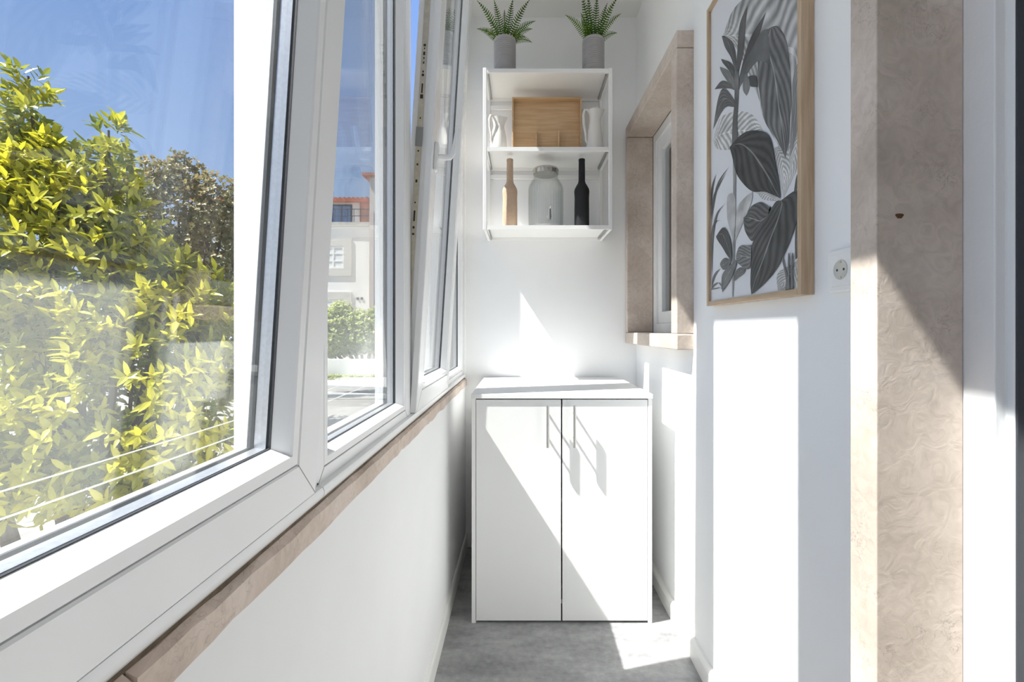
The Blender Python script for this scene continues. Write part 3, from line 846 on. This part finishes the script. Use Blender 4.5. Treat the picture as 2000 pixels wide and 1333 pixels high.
ART = [
 (0.60, 1, [[0.107,0.847],[0.171,0.88,0.202,0.785,0.202,0.743],[0.272,0.853,0.304,0.719,0.316,0.551],[0.403,0.763,0.418,0.616,0.347,0.474],[0.502,0.689,0.491,0.544,0.444,0.343],[0.503,0.333]]),
 (0.70, 1, [[0.031,0.548],[0.081,0.596,0.089,0.543,0.063,0.508],[0.187,0.569,0.187,0.512,0.148,0.471],[0.285,0.515,0.272,0.475,0.231,0.448],[0.347,0.442]]),
 (0.62, 1, [[0.503,0.384],[0.463,0.367,0.491,0.356,0.503,0.358],[0.454,0.297,0.473,0.305,0.503,0.306],[0.439,0.239]]),
 (0.62, 1, [[0.392,0.379],[0.392,0.361,0.424,0.348,0.444,0.364],[0.418,0.303,0.439,0.297,0.463,0.308],[0.439,0.236]]),
 (0.66, 1, [[0.291,0.299],[0.335,0.291,0.347,0.275,0.316,0.287],[0.413,0.261,0.392,0.252,0.347,0.262],[0.424,0.235]]),
 (0.60, 1, [[0.503,0.09],[0.482,0.077,0.491,0.07,0.503,0.063],[0.413,0.061,0.454,0.047,0.503,0.022],[0.413,0.018]]),
 (0.30, 2, [[0.386,0.689],[0.358,0.694,0.378,0.683,0.418,0.668],[0.323,0.663,0.364,0.653,0.451,0.61],[0.318,0.634,0.391,0.585,0.462,0.555],[0.321,0.581,0.405,0.535,0.468,0.507],[0.338,0.509,0.418,0.47,0.47,0.456],[0.358,0.456,0.431,0.423,0.464,0.419],[0.413,0.387,0.44,0.376,0.461,0.378],[0.446,0.333]]),
 (0.42, 2, [[0.503,0.54],[0.477,0.513,0.496,0.503,0.503,0.518],[0.473,0.443,0.487,0.436,0.503,0.44],[0.466,0.376,0.473,0.373,0.491,0.374],[0.463,0.327]]),
 (0.20, 0, [[0.202,0.645],[0.193,0.685,0.202,0.68,0.213,0.674],[0.202,0.743,0.22,0.732,0.241,0.719],[0.218,0.81,0.234,0.795,0.251,0.78],[0.264,0.832]]),
 (0.16, 0, [[0.213,0.619],[0.216,0.658,0.225,0.65,0.234,0.642],[0.251,0.706,0.265,0.695,0.278,0.682],[0.291,0.734,0.307,0.721,0.323,0.707],[0.358,0.745]]),
 (0.24, 0, [[0.209,0.621],[0.238,0.674,0.251,0.656,0.265,0.641],[0.291,0.695,0.304,0.664,0.313,0.643],[0.335,0.709,0.341,0.664,0.341,0.628],[0.37,0.695,0.375,0.643,0.381,0.597]]),
 (0.22, 2, [[0.196,0.663],[0.167,0.736,0.183,0.719,0.196,0.712],[0.123,0.799,0.152,0.785,0.185,0.761],[0.102,0.842,0.127,0.829,0.152,0.807],[0.1,0.85]]),
 (0.18, 2, [[0.194,0.649],[0.152,0.709,0.17,0.695,0.187,0.685],[0.107,0.76,0.132,0.75,0.164,0.727],[0.094,0.781]]),
 (0.34, 2, [[0.19,0.63],[0.136,0.688,0.16,0.675,0.183,0.659],[0.094,0.741,0.119,0.731,0.152,0.709],[0.085,0.762]]),
 (0.24, 2, [[0.187,0.632],[0.156,0.67,0.156,0.661,0.156,0.654],[0.098,0.709,0.094,0.7,0.094,0.687],[0.045,0.71]]),
 (0.28, 2, [[0.185,0.583],[0.179,0.611,0.179,0.597,0.178,0.587],[0.115,0.677,0.123,0.64,0.132,0.61],[0.072,0.666,0.081,0.634,0.094,0.609],[0.034,0.585]]),
 (0.14, 0, [[0.268,0.626],[0.278,0.625,0.275,0.612,0.278,0.597],[0.31,0.606,0.304,0.593,0.31,0.577],[0.32,0.571]]),
 (0.36, 1, [[0.255,0.647],[0.238,0.633,0.255,0.62,0.275,0.612],[0.238,0.606,0.255,0.597,0.272,0.591],[0.258,0.58]]),
 (0.26, 0, [[0.196,0.691],[0.187,0.675,0.198,0.668,0.213,0.66],[0.185,0.598,0.196,0.592,0.209,0.586],[0.175,0.553,0.189,0.546,0.203,0.54],[0.17,0.484,0.187,0.477,0.203,0.47],[0.179,0.433]]),
 (0.38, 0, [[0.185,0.461],[0.176,0.443,0.184,0.44,0.194,0.436],[0.178,0.321,0.185,0.319,0.194,0.316],[0.173,0.144,0.179,0.143,0.187,0.142],[0.17,0.037,0.174,0.036,0.179,0.036],[0.173,0.018]]),
 (0.52, 0, [[0.156,0.335],[0.138,0.325,0.16,0.316,0.187,0.318],[0.14,0.259,0.164,0.253,0.194,0.26],[0.179,0.186]]),
 (0.60, 0, [[0.291,0.299],[0.245,0.295,0.265,0.282,0.288,0.276],[0.202,0.272,0.223,0.246,0.251,0.239],[0.19,0.183]]),
 (0.25, 0, [[0.018,0.058],[0.018,0.253,0.018,0.251,0.018,0.249],[0.057,0.384,0.063,0.382,0.069,0.379],[0.152,0.419]]),
 (0.25, 0, [[0.021,0.069],[0.018,0.272,0.018,0.27,0.018,0.267],[0.038,0.363,0.045,0.36,0.051,0.357],[0.132,0.408]]),
 (0.25, 0, [[0.018,0.054],[0.018,0.293,0.018,0.29,0.018,0.288],[0.019,0.388,0.026,0.385,0.033,0.382],[0.058,0.428]]),
 (0.25, 0, [[0.026,0.088],[0.024,0.224,0.031,0.222,0.037,0.22],[0.057,0.295,0.063,0.293,0.069,0.291],[0.119,0.312]]),
 (0.25, 0, [[0.026,0.057],[0.029,0.089,0.035,0.087,0.042,0.086],[0.057,0.109,0.063,0.108,0.069,0.106],[0.094,0.115]]),
 (0.25, 0, [[0.026,0.128],[0.018,0.226,0.021,0.224,0.028,0.222],[0.047,0.274,0.054,0.272,0.06,0.27],[0.127,0.258]]),
 (0.25, 0, [[0.018,0.052],[0.038,0.068,0.045,0.067,0.051,0.065],[0.075,0.072,0.081,0.071,0.087,0.07],[0.115,0.041]]),
 (0.25, 0, [[0.018,0.054],[0.047,0.056,0.054,0.054,0.06,0.053],[0.092,0.055,0.098,0.054,0.104,0.053],[0.111,0.036]]),
 (0.22, 2, [[0.381,0.237],[0.384,0.231,0.37,0.216,0.358,0.194],[0.335,0.259,0.335,0.209,0.323,0.183],[0.285,0.26,0.298,0.224,0.291,0.164],[0.262,0.243,0.268,0.235,0.251,0.202],[0.243,0.241]]),
 (0.10, 2, [[0.156,0.476],[0.175,0.436,0.223,0.459,0.223,0.483],[0.194,0.39,0.285,0.414,0.291,0.468],[0.231,0.347,0.335,0.36,0.375,0.419],[0.291,0.301,0.375,0.312,0.403,0.345],[0.358,0.279,0.403,0.273,0.421,0.285],[0.428,0.242]]),
 (0.18, 2, [[0.503,0.285],[0.491,0.271,0.498,0.26,0.503,0.252],[0.482,0.236]]),
 (0.18, 2, [[0.5,0.172],[0.491,0.164,0.498,0.146,0.503,0.166],[0.487,0.121,0.493,0.119,0.503,0.096],[0.489,0.083]]),
 (0.32, 0, [[0.434,0.107],[0.431,0.102,0.434,0.102,0.438,0.101],[0.45,0.048,0.454,0.047,0.457,0.047],[0.449,0.018,0.454,0.018,0.458,0.018],[0.454,0.018]]),
 (0.32, 0, [[0.463,0.103],[0.46,0.097,0.463,0.097,0.467,0.096],[0.458,0.047,0.462,0.046,0.466,0.046],[0.458,0.018,0.462,0.018,0.467,0.018],[0.462,0.018]]),
 (0.32, 0, [[0.477,0.1],[0.475,0.095,0.477,0.095,0.481,0.094],[0.471,0.045,0.475,0.045,0.479,0.044],[0.471,0.018,0.475,0.018,0.479,0.018],[0.475,0.018]]),
 (0.15, 2, [[0.43,0.236],[0.405,0.238,0.434,0.223,0.503,0.24],[0.361,0.206,0.413,0.187,0.498,0.184],[0.298,0.163,0.386,0.155,0.484,0.154],[0.291,0.125,0.358,0.117,0.451,0.11],[0.285,0.086,0.329,0.081,0.408,0.07],[0.283,0.047,0.304,0.048,0.347,0.038],[0.288,0.018]]),
 (0.34, 2, [[0.288,0.155],[0.272,0.156,0.285,0.122,0.282,0.093],[0.223,0.163,0.238,0.132,0.245,0.098],[0.202,0.146,0.205,0.133,0.209,0.117],[0.198,0.133]]),
 (0.28, 2, [[0.167,0.13],[0.123,0.144,0.136,0.128,0.148,0.111],[0.094,0.134,0.107,0.123,0.115,0.108],[0.092,0.124]]),
 (0.30, 2, [[0.2,0.125],[0.187,0.124,0.194,0.116,0.198,0.108],[0.107,0.095,0.136,0.084,0.164,0.073],[0.107,0.04]]),
 (0.32, 2, [[0.255,0.095],[0.223,0.101,0.231,0.09,0.245,0.081],[0.194,0.091,0.202,0.078,0.209,0.072],[0.19,0.064]]),
 (0.16, 2, [[0.061,0.224],[0.115,0.241,0.107,0.222,0.072,0.21],[0.156,0.204,0.136,0.19,0.107,0.181],[0.17,0.162,0.156,0.157,0.136,0.154],[0.17,0.128]]),
]


def catmull(rows, k=6):
    """smooth a list of rows of equal length"""
    n = len(rows); out = []
    for i in range(n - 1):
        p0, p1, p2, p3 = rows[max(i - 1, 0)], rows[i], rows[i + 1], rows[min(i + 2, n - 1)]
        for s in range(k):
            t = s / k
            out.append([.5 * (2 * b + (c - a) * t + (2 * a - 5 * b + 4 * c - d) * t * t + (-a + 3 * b - 3 * c + d) * t ** 3) for a, b, c, d in zip(p0, p1, p2, p3)])
    out.append(list(rows[-1]))
    return out
mb = MB(PL)
for li, (tone, vein, rows) in enumerate(ART):
    rows = [r * 3 if len(r) == 2 else r for r in rows]
    rows = catmull(rows)
    xx = XPR - .00008 * (li + 1)
    n = len(rows)
    ids, uvs = [], []
    for i, r in enumerate(rows):
        pts = [(r[0], r[1]), (r[2], r[3]), (r[4], r[5])]
        pts = [(min(max(u, .0155), .5055), min(max(v, .0155), .9845)) for u, v in pts]
        ids.append([mb.vert((xx, PY1 - u, PZ0 + v)) for u, v in pts])
        s = i / (n - 1)
        uvs.append([(s, 1), (s, 0), (s, -1)])
    tl = (max(tone, .04) ** 1.75) * .95 + .035
    for i in range(n - 1):
        for j in range(2):
            if vein == 0:
                uu = [(0, .5)] * 4
            else:
                k = 1.0 if vein == 2 else 2.2
                uu = [(uvs[i][j][0] * k, uvs[i][j][1]), (uvs[i][j + 1][0] * k, uvs[i][j + 1][1]), (uvs[i + 1][j + 1][0] * k, uvs[i + 1][j + 1][1]), (uvs[i + 1][j][0] * k, uvs[i + 1][j][1])]
            mb.face((ids[i][j], ids[i][j + 1], ids[i + 1][j + 1], ids[i + 1][j]), 0, uu, tl)
tag(mb.build('printed_leaves', M['print'], pic, fix=False), 'printed grey banana and palm leaves')

# ------------------------------------------------------------------ socket
SL = (XR, .913, Z(.119))
so = tag(empty('power_socket', SL), 'white round power socket on the wall beside the stone door jamb', 'socket')
def rounded(w, h, r, bow=0.0):
    pts = []
    for cx, cy, a0 in ((w - r, h - r, 0), (-w + r, h - r, 90), (-w + r, -h + r, 180), (w - r, -h + r, 270)):
        for k in range(7):
            a = math.radians(a0 + 15 * k)
            x, y = cx + r * math.cos(a), cy + r * math.sin(a)
            pts.append((x, y + (bow * (1 - (x / w) ** 2) if y > 0 else -bow * (1 - (x / w) ** 2))))
    return pts
rp = rounded(.0425, .043, .008, .003)
MB(SL).loft([[(XR - .0003, SL[1] + a, SL[2] + b) for a, b in rp], [(XR - .010, SL[1] + a, SL[2] + b) for a, b in rp], [(XR - .013, SL[1] + a * .93, SL[2] + b * .93) for a, b in rp]]).build('cover_plate', M['plate'], so)
ip = rounded(.035, .032, .006, .002)
ring = [(.0195 * math.cos(2 * math.pi * k / 28), .0195 * math.sin(2 * math.pi * k / 28)) for k in range(28)]
MB(SL).loft([[(XR - .0131, SL[1] + a, SL[2] + b) for a, b in ip], [(XR - .0155, SL[1] + a * .98, SL[2] + b * .98) for a, b in ip]]).build('insert', M['plate'], so)
dp = MB(SL)
dp.loft([[(XR - .0157, SL[1] + a * 1.03, SL[2] + b * 1.03) for a, b in ring], [(XR - .0168, SL[1] + a, SL[2] + b) for a, b in ring], [(XR - .0164, SL[1] + a * .9, SL[2] + b * .9) for a, b in ring], [(XR - .0158, SL[1] + a * .85, SL[2] + b * .85) for a, b in ring]])
dp.build('dish', M['dish'], so, smooth=True)
for dy in (-.0095, .0095):
    MB(SL).tube([(XR - .0157, SL[1] + dy, SL[2]), (XR - .0161, SL[1] + dy, SL[2])], .0026, 10).build('pin_hole', M['darksteel'], so)
for dz in (-.0165, .0165):
    MB(SL).box(XR - .0172, XR - .0159, SL[1] - .003, SL[1] + .003, SL[2] + dz - .003, SL[2] + dz + .003).build('earth_clip', M['steel'], so)

# ------------------------------------------------------------------ outside
GZ = -.66
def gravel_mat():
    m = plain('grey_gravel', (136, 132, 126), .95, var=.16, scale=3.0, bump=.5, bscale=40)
    return m
M['gravel'] = gravel_mat()
M['render'] = plain('pale_house_render', (226, 224, 220), .85, var=.04, scale=.8)
M['render2'] = plain('cream_house_render', (222, 208, 194), .85, var=.04, scale=.8)
M['surround'] = plain('grey_stone_band', (196, 192, 184), .8)
M['rooftile'] = plain('red_roof_tile', (188, 110, 82), .8, var=.25, scale=5)
M['rust'] = plain('rusty_tile_hanging', (178, 112, 88), .85, var=.35, scale=4)
M['darkframe'] = plain('dark_window_frame', (52, 58, 70), .5)
M['farglass'] = plain('far_window_glass', (96, 120, 160), .12, spec=.9)
M['rail'] = plain('dark_iron', (60, 64, 66), .5)
M['curtain'] = plain('white_blind', (214, 216, 216), .8)
M['gardenwall'] = plain('white_garden_wall', (228, 226, 220), .85, var=.05, scale=1.2)
M['bark'] = plain('bark', (92, 76, 58), .9, var=.25, scale=14, bump=.6, bscale=30)
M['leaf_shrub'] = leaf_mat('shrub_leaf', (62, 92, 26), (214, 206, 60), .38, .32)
M['leaf_brown'] = leaf_mat('copper_leaf', (98, 106, 62), (186, 164, 112), .3, .5)
M['leaf_dark'] = leaf_mat('dark_leaf', (48, 66, 34), (130, 140, 70), .3, .5)
M['leaf_hazed'] = leaf_mat('hazed_leaf', (140, 158, 84), (226, 226, 160), .35, .5)  # lightened to paint in the haze of window reflections over the bush
M['wire'] = plain('white_plastic_line', (225, 225, 225), .5)

mb = MB().box(-60, -.47, -30, 60, GZ - .3, GZ)
tag(mb.build('ground', M['gravel']), 'pale gravel yard outside the windows', 'ground', kind='structure')
mb = MB().box(-.55, -.451, YF - 1, 6, GZ, ZS0 - .02)
tag(mb.build('wall_outside', M['render']), 'rendered outer wall below the sunroom windows', 'wall', kind='structure')

# garden kerb, hedge strip and low wall
mb = MB().box(-30, -2, 14.4, 14.7, GZ, Z(-1.66))
tag(mb.build('kerb', M['gardenwall']), 'pale kerb in front of the low garden wall', 'kerb', kind='structure')
mb = MB().box(-30, -2, 15.2, 15.45, GZ, Z(-1.02))
tag(mb.build('garden_wall', M['gardenwall']), 'low white garden wall below the pale house', 'garden wall', kind='structure')

# pale house across the yard (front face at y = 20)
hs = tag(empty('pale_house', (-9.5, 20, GZ)), 'pale rendered house with red roof tiles and a balcony across the yard', 'house')
oh = hs.location.copy()
HX0, HX1 = -15.0, -6.57
MB(oh).box(HX0, HX1, 20, 27, GZ, 5.75).build('wall', M['render'], hs)
MB(oh).box(HX0, HX1 + .12, 19.88, 20.4, 5.76, 5.92).build('cornice', M['surround'], hs)
MB(oh).box(HX0, -7.42, 20.9, 27, 5.93, 7.05).build('upper_wall', M['render'], hs)
MB(oh).box(-7.415, HX1, 20.85, 27, 5.93, 7.05).build('tile_hanging', M['rust'], hs)
rf = MB(oh)
rf.loft([[(x, 20.55, 7.06), (x, 20.55, 7.14), (x, 24, 7.5), (x, 27.4, 7.14), (x, 27.4, 7.06)] for x in (HX0, HX1 + .1)])
rf.build('roof', M['rooftile'], hs)
for k in range(40):
    x = HX1 - .02 - k * .2
    if k == 0:
        t0 = MB((x, 20.5, 7.13)).tube([(x, 20.5, 7.13), (x, 22, 7.30)], .07, 8)
        tile = t0.build('roof_tile', M['rooftile'], hs, smooth=True)
        tile.location = Vector((x, 20.5, 7.13)) - oh
    else:
        c = tile.copy(); COL.objects.link(c); c.parent = hs; c.location = Vector((x, 20.5, 7.13)) - oh
def far_window(x0, x1, z0, z1, y, frame, fw, bars_v, bars_h, band=0, fill='farglass'):
    if band:
        b = MB(oh)
        b.box(x0 - band, x1 + band, y - .05, y + .1, z1, z1 + band); b.box(x0 - band, x1 + band, y - .05, y + .1, z0 - band, z0)
        b.box(x0 - band, x0, y - .05, y + .1, z0, z1); b.box(x1, x1 + band, y - .05, y + .1, z0, z1)
        b.build('window_surround', M['surround'], hs)
    w = MB(oh)
    w.box(x0, x1, y - .04, y, z1 - fw, z1); w.box(x0, x1, y - .04, y, z0, z0 + fw)
    w.box(x0, x0 + fw, y - .04, y, z0 + fw, z1 - fw); w.box(x1 - fw, x1, y - .04, y, z0 + fw, z1 - fw)
    for k in range(bars_v):
        xm = x0 + (x1 - x0) * (k + 1) / (bars_v + 1); w.box(xm - fw / 2, xm + fw / 2, y - .038, y, z0 + fw, z1 - fw)
    for k in range(bars_h):
        zm = z0 + (z1 - z0) * (k + 1) / (bars_h + 1); w.box(x0 + fw, x1 - fw, y - .036, y, zm - fw / 3, zm + fw / 3)
    f = w.build('window', frame, hs)
    MB(oh).box(x0 + fw * .9, x1 - fw * .9, y - .02, y - .002, z0 + fw * .9, z1 - fw * .9).build('pane', M[fill], f)
far_window(-8.75, -7.78, 5.95, 6.95, 20.9, M['darkframe'], .07, 1, 0)
far_window(-8.75, -7.80, 3.90, 4.88, 20.0, M['gardenwall'], .07, 1, 2, .33, 'curtain')
far_window(-8.75, -7.80, 1.60, 2.54, 20.0, M['gardenwall'], .07, 1, 2, .33, 'curtain')
far_window(-11.2, -10.2, 3.90, 4.88, 20.0, M['gardenwall'], .07, 1, 2, .33, 'curtain')
far_window(-11.2, -10.2, 1.60, 2.54, 20.0, M['gardenwall'], .07, 1, 2, .33, 'curtain')
for x in (-7.2, -7.02):
    MB(oh).tube([(x, 19.97, 2.58), (x, 20.0, 2.58)], .06, 12).build('vent', M['rail'], hs)
r = MB(oh)
for z in (6.50, 6.20):
    r.box(HX0, HX1 + .05, 20.0, 20.03, z, z + .03)
for k in range(30):
    x = HX1 + .03 - k * .28
    r.box(x, x + .018, 20.005, 20.025, 5.93, 6.5)
tag(r.build('balcony_railing', M['rail'], hs), 'thin dark iron balcony railing')

nb = tag(empty('neighbour_house', (-4.3, 18, GZ)), 'cream house corner with a red tiled edge next to the pale house', 'house')
on = nb.location.copy()
MB(on).box(-6.02, -2.5, 18, 30, GZ, 7.25).build('wall', M['render2'], nb)
MB(on).loft([[(x, 17.8, 7.26), (x, 17.8, 7.36), (x, 24, 9.2), (x, 30, 7.36), (x, 30, 7.26)] for x in (-6.25, -2.3)]).build('roof', M['rooftile'], nb)
MB(on).box(-6.022, -5.85, 17.97, 18, GZ, 5.9).build('corner_band', plain('salmon_band', (222, 200, 186), .85), nb)

# ---- leaves
def add_leaf(mb, pos, d, up, L, w, tone, curl=.15):
    """a folded pointed blade: 6 triangles"""
    d = d.normalized(); s = d.cross(up)
    if s.length < 1e-4: s = d.cross(Vector((1, 0, 0)))
    s.normalize(); n = s.cross(d)
    p0 = pos; p1 = pos + d * L * .35 - n * L * .02; p2 = pos + d * L * .72 - n * L * curl * .5; p3 = pos + d * L - n * L * curl
    f = n * w * .22
    v = [mb.vert(p) for p in (p0, p1 + s * w + f, p1, p1 - s * w + f, p2 + s * w * .72 + f * .7, p2, p2 - s * w * .72 + f * .7, p3)]
    for q in ((0, 2, 1), (0, 3, 2), (1, 2, 5, 4), (2, 3, 6, 5), (4, 5, 7), (5, 6, 7)):
        mb.face([v[k] for k in q], 0, None, tone)

def sphere_dir(rnd):
    z = rnd.uniform(-1, 1); a = rnd.uniform(0, 2 * math.pi); r = math.sqrt(1 - z * z)
    return Vector((r * math.cos(a), r * math.sin(a), z))

def crown(blobs, count, rnd, leaf_l, leaf_w, per, tone_fn, up_bias=.5, shell=.35):
    """sprigs on and just inside a set of ellipsoid lobes; yields leaf tuples"""
    out = []
    wts = [b[3] * b[3] for b in blobs]; tot = sum(wts)
    for bi, b in enumerate(blobs):
        n = int(count * wts[bi] / tot)
        for _ in range(n):
            d = sphere_dir(rnd)
            rr = b[3] * (1 - shell * rnd.random() ** 1.5) * (1 + .22 * noise.noise(Vector(b[:3]) + d * 2.3))
            p = Vector(b[:3]) + Vector((d.x * rr, d.y * rr * .8, d.z * rr))
            if any(k != bi and (p - Vector(q[:3])).length < q[3] * .55 for k, q in enumerate(blobs)):
                continue
            ax = (d + Vector((0, 0, up_bias)) + sphere_dir(rnd) * .45).normalized()
            base_t = tone_fn(d, rr / b[3], rnd)
            for k in range(per):
                a = 2 * math.pi * (k * .382) + rnd.uniform(-.3, .3)
                u = ax.cross(Vector((.31, .62, .72))).normalized(); w = ax.cross(u)
                rad = u * math.cos(a) + w * math.sin(a)
                lean = rnd.uniform(.45, 1.25)
                ld = (ax * (1.1 - lean * .5) + rad * lean).normalized()
                lp = p + ax * (.012 * k) * leaf_l / .1
                out.append((lp, ld, (ax + Vector((0, 0, .4))).normalized(), leaf_l * rnd.uniform(.65, 1.15), leaf_w * rnd.uniform(.8, 1.1), min(1, max(.02, base_t + rnd.uniform(-.16, .16)))))
    return out

def B(px, py, rpx, Y):     # measured on the photograph, turned into a lobe at distance Y
    return ((px - 1019) * Y / 889, Y, EYE + (643 - py) * Y / 889, rpx * Y / 889)

# near shrub with yellow-green leaves
rnd = random.Random(5)
SY = 2.75
shrub_blobs = [B(55, 160, 22, SY), B(60, 225, 46, SY), B(20, 345, 92, SY), B(115, 375, 82, SY), B(212, 268, 26, SY), B(205, 335, 46, SY), B(170, 450, 110, SY),
               B(40, 520, 190, 2.7), B(200, 600, 140, 2.7), B(330, 555, 55, 2.8), B(405, 590, 42, 2.85), B(320, 680, 120, 2.75), B(-80, 480, 180, 2.6),
               B(60, 760, 230, 2.6), B(260, 800, 190, 2.65), B(430, 690, 80, 2.9), B(400, 840, 130, 2.75), B(-150, 720, 240, 2.5), B(455, 640, 55, 3.1)]
shrub = tag(empty('shrub', (-2.6, 2.7, GZ)), 'large shrub with glossy yellow-green leaves close outside the tilted window', 'shrub')
osb = shrub.location.copy()
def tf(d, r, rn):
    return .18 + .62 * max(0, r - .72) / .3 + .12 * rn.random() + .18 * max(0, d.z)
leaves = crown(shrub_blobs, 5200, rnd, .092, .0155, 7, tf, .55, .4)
camp = Vector((0, 0, EYE))
def vis(l):
    p = l[0]; x = 1019 + (p.x / p.y) * 889; y = 643 - (p.z - EYE) / p.y * 889
    if x < 0 or x > 455 or y < 0 or y > 900: return 9e9
    return (p - camp).length
order = sorted(range(len(leaves)), key=lambda i: vis(leaves[i]))
single = set(order[:300])
fol = MB(osb)
for i, l in enumerate(leaves):
    if i not in single:
        add_leaf(fol, *l)
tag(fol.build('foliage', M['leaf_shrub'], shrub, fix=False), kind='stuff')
protos = []
for t in (.3, .5, .65, .8, .95):
    lm = MB(); add_leaf(lm, Vector((0, 0, 0)), Vector((1, 0, 0)), Vector((0, 0, 1)), .105, .0175, t)
    protos.append(lm.data('leaf', M['leaf_shrub']))
for i in order[:300]:
    p, d, up, L, w, t = leaves[i]
    s = d.cross(up)
    if s.length < 1e-4: s = d.cross(Vector((1, 0, 0)))
    s.normalize(); n = s.cross(d)
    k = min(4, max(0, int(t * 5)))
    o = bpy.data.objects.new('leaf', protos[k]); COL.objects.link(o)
    o.parent = shrub
    mtx = Matrix(((d.x, -s.x, n.x, 0), (d.y, -s.y, n.y, 0), (d.z, -s.z, n.z, 0), (0, 0, 0, 1)))
    o.matrix_local = Matrix.Translation(p - osb) @ mtx @ Matrix.Scale(L / .105, 4)
for k, b in enumerate(shrub_blobs):
    top = Vector(b[:3]); bx = Vector((-2.6 + (top.x + 2.6) * .25, 2.7 + .1 * math.sin(k), GZ))
    mid = bx.lerp(top, .5) + Vector((.08 * math.sin(k * 2), .06 * math.cos(k * 3), 0))
    MB(osb).tube([bx, mid, top + Vector((0, 0, b[3] * .5))], [.03, .02, .006], 7).build('stem', M['bark'], shrub, smooth=True)

def tree(name, blobs, mat, count, ll, lw, per, label, base, tonef, group=None, seed=1, cat='tree'):
    rn = random.Random(seed)
    root = tag(empty(name, base), label, cat, group)
    f = MB(base)
    for l in crown(blobs, count, rn, ll, lw, per, tonef, .4, .55):
        add_leaf(f, *l)
    tag(f.build('foliage', mat, root, fix=False), kind='stuff')
    t = MB(base)
    for k, b in enumerate(blobs):
        top = Vector(b[:3]); bx = Vector(base) + Vector((.06 * math.sin(k * 5), .06 * math.cos(k * 5), 0))
        t.tube([bx, bx.lerp(top, .45) + Vector((.1 * math.sin(k), .1 * math.cos(k), .1)), top + Vector((0, 0, b[3] * .6))], [.09, .05, .008], 7)
    t.build('trunk', M['bark'], root, smooth=True)
    return root
tb = lambda d, r, rn: .15 + .5 * rn.random() + .2 * max(0, d.z)
tree('copper_tree', [B(300, 370, 62, 8), B(355, 350, 48, 8), B(345, 420, 95, 8.2), B(420, 400, 62, 8), B(440, 470, 85, 8.3), B(260, 440, 85, 8.2), B(360, 320, 20, 8), B(330, 540, 140, 8.4)],
     M['leaf_brown'], 6000, .07, .022, 5, 'tree with copper brown and olive leaves behind the bright shrub', (-6.0, 8.2, GZ), tb, None, 21)
tree('dark_tree', [B(478, 480, 45, 12.5), B(490, 540, 60, 12.5), B(520, 450, 60, 12.8)], M['leaf_dark'], 3000, .07, .022, 5, 'dark green tree standing beyond the copper tree', (-7.1, 12.6, GZ), tb, None, 22)
tree('pale_bush', [B(650, 655, 42, 16.2), B(690, 650, 44, 16.4), B(725, 650, 40, 16.2), B(665, 615, 24, 16.3), B(600, 640, 55, 16.3), B(740, 630, 28, 16.5)], M['leaf_hazed'], 5200, .11, .035, 5,
     'pale bush, reflection haze in its leaf colour, growing behind the low garden wall', (-5.6, 16.3, GZ), tb, None, 23, 'bush')
tree('kerb_hedge', [B(x, 742, 9, 14.85) for x in range(560, 800, 10)], M['leaf_hazed'], 2000, .07, .02, 4, 'thin strip of plants between kerb and garden wall', (-5.5, 14.85, GZ), tb, None, 24, 'hedge')

# washing lines outside the tilted window
for k, (x, z) in enumerate(((-1.02, Z(-.325)), (-.88, Z(-.33)))):
    pts = [(x, -.6 + 4.6 * i / 16, z - .05 * (1 - ((i - 8) / 8) ** 2) + .05) for i in range(17)]
    tag(MB((x, 1.7, z)).tube(pts, .0016, 6).build('washing_line', M['wire'], smooth=True),
        ('thin white washing line outside the tilted window, farther from the glass', 'thin white washing line outside the tilted window, closer to the glass')[k], 'washing line', 'washing lines outside the window')
